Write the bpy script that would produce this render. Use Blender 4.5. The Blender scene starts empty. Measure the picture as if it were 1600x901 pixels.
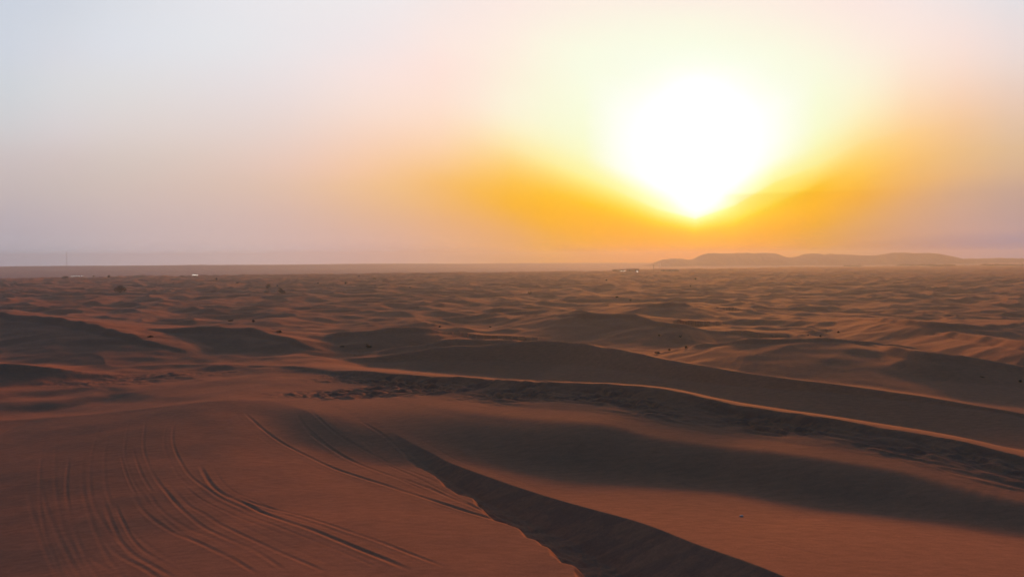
import bpy, bmesh, math, random
import numpy as np
from mathutils import Matrix, Vector

sc = bpy.context.scene
COL = sc.collection
rad = math.radians

# ------------------------------------------------------------------ camera
CAM_H = 20.0
F = 1067.0                       # focal length in photo pixels (1600 wide)
PITCH, ROLL = rad(2.39), rad(-0.28)
CAM_M = Matrix.Rotation(math.pi/2 - PITCH, 4, 'X') @ Matrix.Rotation(ROLL, 4, 'Z')
cd = bpy.data.cameras.new('camera')
cam = bpy.data.objects.new('camera', cd)
COL.objects.link(cam)
cam.matrix_world = Matrix.Translation((0, 0, CAM_H)) @ CAM_M
cd.sensor_width = 36.0
cd.lens = 36.0*F/1600.0
cd.clip_start, cd.clip_end = 0.5, 60000
sc.camera = cam
RM = np.array(CAM_M.to_3x3())

# ------------------------------------------------------------------ light, sky, exposure
SUN_AZ, SUN_EL = 15.1, 10.0      # degrees right of the view axis, above the horizon
SUN_STRENGTH = 2.5
SUN_COLOR = (1.0, 0.335, 0.045)
EXPOSURE = 0.0
HAZE_DENSITY = 0.00032
HAZE_COLOR = (0.75, 0.89, 1.0)
HAZE_G = 0.50
BACK_SKY = (0.016, 0.075, 0.188)

sc.view_settings.view_transform = 'Standard'
sc.view_settings.look = 'None'
sc.view_settings.exposure = EXPOSURE
sc.view_settings.gamma = 1.0
sc.view_settings.use_curve_mapping = False
cy = sc.cycles
cy.use_denoising = True
cy.max_bounces = 6
cy.diffuse_bounces = 2
cy.volume_bounces = 2
cy.sample_clamp_indirect = 4.0

sl = bpy.data.lights.new('sun', 'SUN')
sl.energy, sl.color, sl.angle = SUN_STRENGTH, SUN_COLOR, rad(9.0)
so = bpy.data.objects.new('sun', sl)
COL.objects.link(so)
sdir = Vector((math.sin(rad(SUN_AZ))*math.cos(rad(SUN_EL)), math.cos(rad(SUN_AZ))*math.cos(rad(SUN_EL)), math.sin(rad(SUN_EL))))
so.rotation_euler = sdir.to_track_quat('Z', 'Y').to_euler()
so.location = sdir*500

def lin(c):
    c = np.asarray(c, float)/255.0
    return np.where(c <= 0.04045, c/12.92, ((c+0.055)/1.055)**2.4)

def pix_dir(px, py):
    d = RM @ np.array([(px-800)/F, (450.5-py)/F, -1.0])
    return d/np.linalg.norm(d)

# colours of the dusty evening sky, by direction (direction read off at photo positions)
SKY = [   # photo column, then (row, colour) downwards
 (0, [(0,(203,210,222)),(60,(205,211,222)),(120,(205,210,217)),(200,(205,203,205)),(240,(203,193,193)),(300,(194,180,180)),(350,(182,170,175)),(400,(174,163,168))]),
 (100, [(0,(208,213,223)),(60,(213,216,224)),(120,(216,216,220)),(200,(215,207,208)),(250,(208,193,190)),(300,(200,184,180)),(350,(190,174,176)),(400,(180,167,170))]),
 (200, [(0,(218,221,228)),(60,(221,223,230)),(120,(222,220,222)),(200,(220,209,206)),(250,(213,197,190)),(300,(207,187,180)),(350,(198,178,176)),(400,(190,170,170))]),
 (400, [(0,(232,230,234)),(60,(231,229,232)),(120,(231,223,224)),(200,(229,211,205)),(250,(227,200,188)),(300,(219,189,174)),(350,(209,180,172)),(400,(202,174,168))]),
 (600, [(0,(240,233,234)),(60,(243,230,229)),(120,(249,227,220)),(170,(249,222,208)),(220,(248,210,184)),(260,(246,200,160)),(300,(238,190,142)),(340,(226,180,148)),(380,(217,174,156)),(405,(212,170,154))]),
 (700, [(0,(246,232,228)),(60,(252,232,224)),(100,(254,228,218)),(160,(254,225,208)),(220,(253,214,178)),(260,(250,200,140)),(290,(246,188,110)),(320,(240,182,115)),(350,(232,176,130)),(390,(224,172,140)),(405,(220,170,142))]),
 (800, [(0,(252,234,226)),(60,(254,238,224)),(110,(253,240,220)),(160,(252,243,218)),(200,(253,240,200)),(230,(254,228,165)),(260,(254,208,118)),(290,(253,192,78)),(315,(250,184,66)),(340,(243,177,88)),(370,(234,172,115)),(405,(226,168,128))]),
 (900, [(0,(253,238,226)),(40,(252,245,226)),(80,(250,252,228)),(150,(249,252,222)),(200,(249,251,212)),(240,(251,248,190)),(270,(254,240,150)),(295,(255,215,95)),(320,(255,193,52)),(345,(253,182,46)),(370,(246,176,72)),(405,(234,170,105))]),
 (1000, [(0,(253,238,226)),(40,(251,250,228)),(80,(250,253,232)),(130,(252,254,236)),(160,(255,255,250)),(250,(255,255,254)),(275,(255,255,250)),(295,(253,252,195)),(315,(254,242,140)),(335,(255,215,75)),(355,(255,188,28)),(375,(253,178,18)),(390,(247,174,45)),(408,(238,170,75))]),
 (1090, [(0,(253,238,226)),(40,(251,251,228)),(80,(250,254,234)),(110,(253,255,244)),(125,(255,255,255)),(325,(255,255,252)),(342,(255,248,160)),(355,(255,225,90)),(368,(255,192,20)),(380,(254,182,8)),(395,(248,174,40)),(410,(240,168,60))]),
 (1180, [(0,(254,238,226)),(40,(252,246,226)),(80,(250,253,230)),(130,(252,254,238)),(160,(255,255,252)),(250,(255,255,250)),(270,(253,254,215)),(290,(252,248,170)),(302,(255,236,118)),(325,(255,228,90)),(340,(255,205,45)),(355,(255,190,20)),(370,(252,178,30)),(390,(244,172,65)),(408,(236,168,80))]),
 (1270, [(0,(253,234,224)),(50,(253,242,224)),(100,(250,250,224)),(160,(249,252,216)),(200,(249,251,208)),(235,(251,247,180)),(262,(253,235,140)),(285,(255,210,85)),(297,(254,194,55)),(315,(255,190,40)),(335,(250,180,48)),(360,(238,172,82)),(385,(228,166,100)),(405,(222,164,105))]),
 (1350, [(0,(251,231,224)),(60,(253,236,222)),(120,(252,242,215)),(160,(253,240,200)),(200,(254,230,170)),(240,(255,212,120)),(270,(254,198,90)),(295,(248,184,78)),(320,(238,174,90)),(350,(226,168,108)),(390,(214,160,122)),(405,(212,160,125))]),
 (1440, [(0,(245,230,226)),(60,(252,229,219)),(120,(253,222,200)),(170,(253,212,172)),(210,(252,203,142)),(250,(245,192,122)),(285,(236,180,115)),(310,(222,170,125)),(340,(214,165,132)),(390,(206,160,140)),(405,(204,159,142))]),
 (1520, [(0,(236,226,226)),(80,(245,222,212)),(150,(243,208,182)),(200,(237,196,155)),(250,(229,186,138)),(285,(220,175,135)),(303,(207,167,141)),(340,(202,163,146)),(390,(198,158,148)),(405,(196,158,150))]),
 (1600, [(0,(226,222,226)),(80,(232,217,214)),(150,(230,203,188)),(200,(224,193,168)),(250,(217,182,150)),(285,(205,170,148)),(305,(194,161,148)),(340,(190,158,150)),(390,(188,157,155)),(405,(187,157,155))]),
]
# burnt-out heart of the glow, brighter than the picture can hold: (photo x, y, spread x, spread y, strength)
GLOW = [(1088,228,62,60,1.0),(1093,312,32,22,.45)]
AIR = [(0,(.35,.23,.19)),(200,(.40,.25,.20)),(400,(.50,.30,.22)),(600,(.66,.37,.24)),(800,(.83,.44,.27)),(1000,(.93,.51,.27)),(1200,(.91,.49,.26)),(1400,(.82,.44,.25)),(1600,(.70,.385,.23))]   # colour the dusty air itself takes, across the photo
BASE = np.array(BACK_SKY)

def pchip(xs, ys, x):
    xs = np.asarray(xs, float); ys = np.asarray(ys, float)
    h = np.diff(xs); d = np.diff(ys)/h
    m = np.zeros_like(ys); m[0], m[-1] = d[0], d[-1]
    for i in range(1, len(xs)-1):
        if d[i-1]*d[i] > 0:
            w1, w2 = 2*h[i]+h[i-1], h[i]+2*h[i-1]
            m[i] = (w1+w2)/(w1/d[i-1]+w2/d[i])
    i = np.clip(np.searchsorted(xs, x)-1, 0, len(h)-1)
    t = (x-xs[i])/h[i]
    return (ys[i]*(1+2*t)*(1-t)**2 + h[i]*m[i]*t*(1-t)**2 + ys[i+1]*t*t*(3-2*t) + h[i]*m[i+1]*t*t*(t-1))

PALE = [(0,170),(400,172),(600,182),(700,202),(800,228),(900,266),(1000,312),(1045,331),(1090,340),(1135,325),(1180,294),(1270,258),(1350,216),(1440,192),(1520,180),(1600,172)]
ORNG = [(0,300),(400,290),(600,288),(700,300),(800,318),(900,340),(1000,364),(1045,374),(1090,378),(1135,371),(1180,356),(1270,314),(1350,282),(1440,246),(1520,232),(1600,230)]
def yp(x): return float(pchip([p[0] for p in PALE], [p[1] for p in PALE], np.clip(x, 0, 1600)))
def yo(x): return float(pchip([p[0] for p in ORNG], [p[1] for p in ORNG], np.clip(x, 0, 1600)))
KN = (0, .45, .75, 1.0)
YTOP, YHOR = -40, 420
def sky_colour(x, u):
    """photo colour at column x and glow coordinate u (the bowl-shaped bands of the glow are lines of equal u)"""
    x = min(max(x, 0), 1600)
    cols = []
    for c in SKY:
        yc = np.interp(u, KN, (YTOP, yp(c[0]), yo(c[0]), YHOR))
        yc = min(max(yc, 0), c[1][-1][0])
        cols.append([pchip([p[0] for p in c[1]], [p[1][k] for p in c[1]], yc) for k in range(3)])
    cols = np.array(cols); cx = [c[0] for c in SKY]
    return np.array([pchip(cx, cols[:, k], x) for k in range(3)])
NU = 26
UU = np.linspace(0, 1, NU)
def fit_columns():
    """per direction column: the two band elevations and the colour ramp that must stand behind the haze"""
    EX = [e[0] for e in AIR]; EC = np.array([e[1] for e in AIR])
    out = []
    for az in AZC:
        px = 800 + F*math.tan(rad(az))
        pxc = min(max(px, 0), 1600)
        e0, e1, e2, e3 = [px_azel(px, y)[1] for y in (YTOP, yp(pxc), yo(pxc), YHOR)]
        ramp = []
        for u in UU:
            y = np.interp(u, KN, (YTOP, yp(pxc), yo(pxc), YHOR))
            el = max(rad(px_azel(px, y)[1]), 1e-4)
            v = lin(np.clip(sky_colour(px, u), 0, 255))
            T = math.exp(-HAZE_DENSITY*min(34/math.sin(el), 3250))
            eq = np.array([np.interp(px, EX, EC[:, k]) for k in range(3)])
            ramp.append(np.clip((v-(1-T)*eq)/max(T, .42), .01, None))
        out.append(((e0, e1, e2, e3), ramp))
    return out

def px_azel(px, py):
    d = pix_dir(px, py)
    return math.degrees(math.atan2(d[0], d[1])), math.degrees(math.asin(d[2]))
_a, _b = px_azel(1130, 304), px_azel(1420, 293)
CLOUD = (_a[1]-(_b[1]-_a[1])/(_b[0]-_a[0])*_a[0], (_b[1]-_a[1])/(_b[0]-_a[0]))

AZC = np.arange(-45, 46, 3.0)

def build_world():
    w = bpy.data.worlds.new('World'); sc.world = w; w.use_nodes = True
    nt = w.node_tree; nt.nodes.clear(); L = nt.links.new
    def N(t, **k):
        n = nt.nodes.new(t)
        for a, b in k.items(): setattr(n, a, b)
        return n
    def M(op, a, b=None, c=None):
        n = N('ShaderNodeMath', operation=op)
        for i, v in enumerate((a, b, c)):
            if v is None: continue
            if isinstance(v, (int, float)): n.inputs[i].default_value = v
            else: L(v, n.inputs[i])
        return n.outputs[0]
    tc = N('ShaderNodeTexCoord')
    sep = N('ShaderNodeSeparateXYZ'); L(tc.outputs['Generated'], sep.inputs[0])
    az = M('MULTIPLY', M('ARCTAN2', sep.outputs[0], sep.outputs[1]), 180/math.pi)
    el = M('MULTIPLY', M('ARCSINE', sep.outputs[2]), 180/math.pi)
    def V(op, a, b, c=None):
        n = N('ShaderNodeVectorMath', operation=op)
        for i, v in enumerate((a, b, c)):
            if v is None: continue
            if isinstance(v, (tuple, list, np.ndarray)): n.inputs[i].default_value = tuple(map(float, v))
            else: L(v, n.inputs[i])
        return n.outputs[0]
    def clamp01(v):
        n = N('ShaderNodeClamp'); L(v, n.inputs[0]); return n.outputs[0]
    cols = fit_columns()
    azc = M('MINIMUM', M('MAXIMUM', az, float(AZC[0])), float(AZC[-1]))
    hats = []
    for a in AZC:
        hats.append(M('MAXIMUM', M('SUBTRACT', 1.0, M('ABSOLUTE', M('MULTIPLY_ADD', azc, 1/3.0, -float(a)/3.0))), 0.0))
    kn = None; top = None
    for h, (e, r) in zip(hats, cols):
        kn = V('MULTIPLY', (e[1], e[2], e[3]), h) if kn is None else V('MULTIPLY_ADD', (e[1], e[2], e[3]), h, kn)
        top = M('MULTIPLY', h, e[0]) if top is None else M('MULTIPLY_ADD', h, e[0], top)
    sk = N('ShaderNodeSeparateXYZ'); L(kn, sk.inputs[0])
    e1, e2, e3 = sk.outputs
    def part(hi, lo): return clamp01(M('DIVIDE', M('SUBTRACT', hi, el), M('SUBTRACT', hi, lo)))
    u = M('MULTIPLY_ADD', part(top, e1), .45, M('MULTIPLY_ADD', part(e1, e2), .30, M('MULTIPLY', part(e2, e3), .25)))
    tot = None
    for h, (e, ramp) in zip(hats, cols):
        cr = N('ShaderNodeValToRGB'); L(u, cr.inputs[0])
        cr.color_ramp.interpolation = 'LINEAR'
        els = cr.color_ramp.elements
        while len(els) < NU: els.new(0.5)
        for k in range(NU):
            els[k].position = float(UU[k])
        for k in range(NU):
            els[k].color = tuple(float(c)/4 for c in ramp[k]) + (1,)
        tot = V('MULTIPLY', cr.outputs[0], h) if tot is None else V('MULTIPLY_ADD', cr.outputs[0], h, tot)
    tot = V('MULTIPLY', tot, (4.0, 4.0, 4.0))
    def gauss(v, c, wd):
        d = M('MULTIPLY_ADD', v, 1/wd, -c/wd)
        return M('EXPONENT', M('MULTIPLY', M('MULTIPLY', d, d), -1.0))
    for gx, gy, sx, sy, st in GLOW:
        a, e = px_azel(gx, gy)
        g = M('MULTIPLY', gauss(az, a, math.degrees(sx/F)), gauss(el, e, math.degrees(sy/F)))
        tot = V('MULTIPLY_ADD', (st, st*.9, st*.75), g, tot)
    def fade(v, a, b):
        n = N('ShaderNodeMapRange', interpolation_type='SMOOTHSTEP'); L(v, n.inputs[0])
        n.inputs[1].default_value, n.inputs[2].default_value = a, b
        n.inputs[3].default_value, n.inputs[4].default_value = 1, 0
        return n.outputs[0]
    vis = M('MULTIPLY', fade(el, 22, 30), fade(M('ABSOLUTE', az), 44, 54))
    tot = V('MULTIPLY_ADD', V('SUBTRACT', tot, tuple(BASE)), vis, tuple(BASE))
    # thin bank of dust cloud with a sharp upper edge, right of the sun
    e = M('SUBTRACT', el, M('MULTIPLY_ADD', az, CLOUD[1], CLOUD[0]))
    def ramp(v, a, b):
        n = N('ShaderNodeMapRange', interpolation_type='SMOOTHSTEP'); L(v, n.inputs[0])
        n.inputs[1].default_value, n.inputs[2].default_value = min(a, b), max(a, b)
        n.inputs[3].default_value, n.inputs[4].default_value = (0, 1) if a < b else (1, 0)
        return n.outputs[0]
    cl = M('MULTIPLY', M('MULTIPLY', ramp(e, .16, -.12), ramp(e, -1.7, -.15)), M('MULTIPLY', ramp(az, 16.6, 18.6), ramp(az, 33, 21)))
    tot = V('MULTIPLY', tot, V('MULTIPLY_ADD', (-.035, -.10, -.26), cl, (1.0, 1.0, 1.0)))
    # faint clear-air sky above and behind
    sky = N('ShaderNodeTexSky', sky_type='NISHITA')
    sky.sun_disc = False
    sky.sun_elevation = rad(SUN_EL); sky.sun_rotation = rad(SUN_AZ)
    sky.air_density, sky.dust_density, sky.ozone_density = 1.0, 4.0, 2.0
    up = N('ShaderNodeMapRange'); L(el, up.inputs[0])
    up.inputs[1].default_value, up.inputs[2].default_value = 22, 50
    up.inputs[3].default_value, up.inputs[4].default_value = 0.0, 0.012
    sk = V('MULTIPLY', sky.outputs[0], up.outputs[0])
    tot = V('ADD', tot, sk)
    tot = V('MAXIMUM', tot, (0.0, 0.0, 0.0))
    bg = N('ShaderNodeBackground'); L(tot, bg.inputs[0]); bg.inputs[1].default_value = 1.0
    out = N('ShaderNodeOutputWorld'); L(bg.outputs[0], out.inputs[0])
build_world()

# ------------------------------------------------------------------ noise
def _h(ix, iy, s):
    n = (ix*np.int64(374761393) + iy*np.int64(668265263) + np.int64(s)*np.int64(2147483647)) & 0xffffffff
    n = ((n ^ (n >> 13))*np.int64(1274126177)) & 0xffffffff
    return ((n ^ (n >> 16)) & 0xffff)/65536.0

def noise(x, y, s=0):
    x = np.asarray(x, float); y = np.asarray(y, float)
    fx, fy = np.floor(x), np.floor(y)
    ix, iy = fx.astype(np.int64), fy.astype(np.int64)
    u, v = x-fx, y-fy
    su, sv = u*u*u*(u*(u*6-15)+10), v*v*v*(v*(v*6-15)+10)
    def g(dx, dy):
        a = _h(ix+dx, iy+dy, s)*2*math.pi
        return np.cos(a)*(u-dx) + np.sin(a)*(v-dy)
    a = g(0, 0)*(1-su) + g(1, 0)*su
    b = g(0, 1)*(1-su) + g(1, 1)*su
    return 1.5*(a*(1-sv) + b*sv)

def sstep(a, b, x):
    t = np.clip((x-a)/(b-a), 0, 1)
    return t*t*(3-2*t)

def smax(a, b, k):
    h = np.clip(0.5+0.5*(a-b)/k, 0, 1)
    return b*(1-h) + a*h + k*h*(1-h)

# ------------------------------------------------------------------ terrain as a height function of world x, y
def unproj(px, py, z):
    d = pix_dir(px, py)
    t = (z-CAM_H)/d[2]
    return np.array([d[0]*t, d[1]*t, z])

def spline(P, n=6):
    P = np.array(P, float)
    Q = np.vstack([2*P[0]-P[1], P, 2*P[-1]-P[-2]])
    out = []
    for i in range(1, len(Q)-2):
        for t in np.linspace(0, 1, n, endpoint=False):
            p0, p1, p2, p3 = Q[i-1:i+3]
            out.append(0.5*((2*p1)+(-p0+p2)*t+(2*p0-5*p1+4*p2-p3)*t*t+(-p0+3*p1-3*p2+p3)*t**3))
    out.append(Q[-2])
    return np.array(out)

def curve_dist(x, y, C, reach):
    """signed distance (positive on the left of the walking direction) and the interpolated extra columns"""
    C = np.asarray(C)
    best = np.full(x.shape, 1e9); sd = np.full(x.shape, 1e9)
    ex = np.zeros((C.shape[1]-2,)+x.shape); ss = np.zeros(x.shape)
    arc = 0.0
    for a, b in zip(C[:-1], C[1:]):
        d = b[:2]-a[:2]; l2 = d@d
        if l2 < 1e-9: continue
        l = math.sqrt(l2)
        cx, cyy = (a[0]+b[0])/2, (a[1]+b[1])/2
        near = np.nonzero((abs(x-cx) < reach+l) & (abs(y-cyy) < reach+l))[0]
        if len(near):
            xx, yy = x[near]-a[0], y[near]-a[1]
            t = np.clip((xx*d[0]+yy*d[1])/l2, 0, 1)
            ox, oy = xx-t*d[0], yy-t*d[1]
            q = ox*ox+oy*oy
            m = q < best[near]
            idx = near[m]
            best[idx] = q[m]
            sd[idx] = np.sqrt(q[m])*np.where(d[0]*yy[m]-d[1]*xx[m] >= 0, 1, -1)
            for k in range(ex.shape[0]): ex[k][idx] = a[2+k]+(b[2+k]-a[2+k])*t[m]
            ss[idx] = arc+t[m]*l
        arc += l
    return sd, ex, ss

# crest lines of the named dunes: photo position, crest height, drop of the slip face (walking left to right,
# the slip face lies on the right hand = towards the viewer)
RIDGES = [
 # pts (px, py, z, slip drop, far-side slope or foot scale), far-side width, foot width, churned, kind
 ([(500,640,-.4,.2,.05),(580,668,.0,.4,.05),(640,697,.25,.7,.05),(740,735,.55,1.1,.05),(850,772,.9,1.5,.045),(1000,812,1.6,2.2,.045),(1100,850,2.0,2.5,.035),(1230,901,2.5,2.9,.03),(1420,985,3.0,3.4,.03),(1700,1120,3.4,4,.03)], 34, 1.5, .5, 'ramp'),
 ([(270,571,-2.2,.1,.8,0),(330,572,-.6,.1,.8,0),(400,574,.5,.4,.8,0),(500,577,1.4,.6,.8,0),(600,583,2.0,.7,.7,0),(700,589,2.8,.8,.75,.06),(850,597,4.2,.9,.85,.65),(1000,603,5.05,.9,.85,1),(1100,622,4.6,.9,.8,1),(1200,640,4.2,.8,.75,1),(1300,655,4.2,.6,.7,1),(1450,680,4.0,.5,.65,1),(1600,715,3.5,.4,.65,1),(1800,760,2.8,.3,.65,1)], 16, 15, 1.0, 'terraced'),
 ([(540,562,-.2,.2,1),(620,553,1.1,1.1,1),(700,543,2.4,2.4,1),(770,536,3.2,3.2,1),(880,534,3.7,3.6,1),(960,546,3.4,3.0,1),(1050,563,2.9,2.4,1),(1150,580,2.4,1.8,1),(1250,594,2.0,1.3,1),(1330,603,1.6,1.0,1),(1420,616,1.2,.8,1),(1560,640,.4,.3,1)], 15, 8, 0, ''),
 ([(1010,556,-.3,.2,1),(1060,546,1.5,.4,1),(1120,537,3.2,.6,1),(1190,530,4.6,.7,1),(1260,528,5.0,.8,1),(1330,531,4.4,.8,1),(1400,539,2.6,.7,1),(1470,549,.3,.3,1)], 26, 30, 0, ''),
 ([(1330,541,1.0,.5,1),(1380,542,3.6,2.0,1),(1430,548,4.4,3.0,1),(1500,557,3.8,2.8,1),(1600,573,2.4,2.0,1),(1720,592,1.0,1,1)], 20, 9, 0, ''),
 ([(-200,472,4.5,2,1),(-60,484,5.0,3.0,1),(60,494,5.0,3.4,1),(140,506,4.6,3.4,1),(200,522,3.4,2.6,1),(280,546,1.0,.6,1),(330,556,-.3,.1,1)]        , 26, 20, 0, ''),
 ([(-160,560,2.4,1.6,1),(-20,568,2.0,1.4,1),(60,573,1.4,1.0,1),(120,581,.3,.2,1),(160,588,-.4,.1,1)], 14, 3, 0, 'low'),
 ([(180,520,.5,.2,1),(230,515,2.6,2.0,1),(300,512,3.6,3.0,1),(370,512,3.8,3.2,1),(430,522,3.0,2.6,1),(480,538,1.6,1.2,1),(530,553,-.3,.1,1)], 24, 10, 0, ''),
 ([(470,527,.3,.3,1),(530,521,2.4,1.6,1),(600,514,3.6,2.4,1),(660,512,3.8,2.6,1),(700,520,2.2,1.4,1)], 22, 10, 0, ''),
 ([(580,551,-.2,.1,1),(640,543,1.6,1.2,1),(690,534,3.0,2.0,1),(720,529,3.4,2.0,1),(790,531,3.4,1.6,1),(830,536,2,1,1)], 18, 6, 0, ''),
 ([(1430,524,.5,.3,1),(1480,520,3.0,2.0,1),(1560,528,4.2,3.0,1),(1640,540,4.6,3.2,1),(1800,560,4,3,1)], 26, 12, 0, ''),
 ([(830,497,1.0,.5,1),(900,490,4.2,2.6,1),(980,491,4.6,3.0,1),(1040,503,3.6,2.4,1),(1110,516,1.5,1,1)], 34, 14, 0, ''),
 ([(1330,497,1,.5,1),(1400,500,3.6,2.4,1),(1480,506,4.2,2.6,1),(1560,508,3.0,2.0,1),(1620,502,1.5,1,1)], 34, 14, 0, ''),
 ([(960,478,1,.5,1),(1010,476,3.6,2.2,1),(1060,474,4.0,2.4,1),(1100,480,2,1,1)], 40, 18, 0, ''),
]
TRACKS = [   # photo path, depth, width, twin
 ([(380,640),(392,660),(430,685),(510,722),(600,757),(700,794),(815,833)], .085, .24, 0),
 ([(462,655),(480,675),(530,705),(590,733),(660,760),(725,790),(800,822)], .06, .24, 0),
 ([(470,672),(500,690),(545,712),(610,742),(670,770)], .045, .18, 0),
 ([(555,668),(600,690),(650,722),(700,752),(750,780),(800,808)], .045, .22, 0),
 ([(475,648),(520,680),(600,716),(690,758),(780,802)], .035, .2, 0),
 ([(560,700),(620,730),(690,768),(760,806)], .03, .18, 0),
 ([(300,640),(275,665),(270,690),(282,716),(300,742),(345,775),(395,800)], .05, .18, 0),
 ([(310,720),(335,760),(380,784),(440,816),(500,842),(570,875),(650,912)], .085, .24, 0),
 ([(350,768),(400,786),(460,806),(520,830),(590,858),(700,905)], .055, .2, 0),
 ([(290,745),(330,775),(390,806),(450,836),(520,868),(600,908)], .04, .18, 0),
 ([(240,736),(270,775),(300,805),(340,835),(400,868),(450,908)], .06, .2, 0),
 ([(255,740),(290,780),(320,800),(360,828),(420,862),(490,899),(520,912)], .05, .2, 0),
 ([(228,640),(224,690),(230,715),(250,750),(275,782)], .04, .18, 0),
 ([(206,690),(210,705),(220,730),(240,765)], .04, .16, 0),
 ([(150,812),(180,850),(225,885),(260,915)], .05, .2, 0),
 ([(160,760),(175,805),(200,848),(240,882),(290,915)], .04, .2, 0),
 ([(200,750),(225,790),(260,818),(300,842),(360,878),(410,912)], .05, .2, 0),
 ([(130,690),(128,740),(140,790),(165,850),(200,905)], .018, .2, 0),
 ([(40,700),(45,760),(65,820),(100,900)], .014, .22, 0),
 ([(180,640),(165,690),(165,745),(190,800),(250,860),(320,915)], .018, .2, 0),
 ([(90,650),(85,720),(95,790),(120,850),(150,910)], .014, .22, 0),
 ([(110,576),(150,590),(190,600),(230,597),(275,588)], .13, .7, 0),
 ([(130,612),(160,604),(200,606),(250,598),(320,590)], .1, .7, 0),
 ([(640,690),(720,728),(800,758),(900,786),(1000,806),(1120,842),(1230,885),(1330,915)], .04, .18, 0),
 ([(1230,760),(1280,790),(1340,812)], .04, .25, 0),
 ([(1170,765),(1210,790),(1260,815)], .03, .25, 0),
 ([(1190,770),(1240,800),(1300,835),(1420,880)], .025, .25, 0),
 ([(1250,870),(1320,885),(1420,905)], .05, .22, 0),
]
RC = []
for pts, fw, ft, churn, kind in RIDGES:
    q = [np.append(unproj(*p[:3]), (p[3], p[4], p[5] if len(p) > 5 else 1)) for p in pts]
    RC.append((spline(q, 24 if kind == 'ramp' else 10), fw, ft, churn, kind))
TAN_SLIP = math.tan(rad(32))

def ground_base(x, y):
    r = np.hypot(x, y)
    xl = np.clip(-8-x, 0, 27)
    z = -0.0028*xl**2 - np.clip(-35-x, 0, 30)*0.1
    z = z*(1-sstep(90, 190, y))
    z = z - 0.035*np.clip(y-62, -45, 40)*(1-sstep(90, 190, y))
    z = z + .10*(np.clip(y, 30, 92)-45)*(1-sstep(-42, -12, x))*(1-sstep(100, 190, y))
    # low ground between the front dunes
    s = (x-13)*.856+(y-32)*.517
    z = z - 2.4*sstep(4, 24, s)*sstep(20, 40, y)
    return z

def dune_field(x, y):
    wx = 1.2*x + 14*noise(x/70, y/70, 11); wy = 1.2*y + 12*noise(x/60+3, y/60, 12)
    def h0(yy):
        n1 = noise(wx/46, yy/34, 1)
        n2 = noise(wx/25+7, yy/17, 2)
        n3 = noise(wx/12+7, yy/8, 3)
        a = 1-np.abs(n1)*1.9
        b = 1-np.abs(n2)*1.9
        return 3.6*np.clip(a, -.6, 1) + 1.5*np.clip(b, -.6, 1) + .35*n3
    a = h0(wy)
    z = h0(wy+1.5*(a-2))
    z += 2.0*noise(x/240, y/190, 5)
    return z

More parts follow.
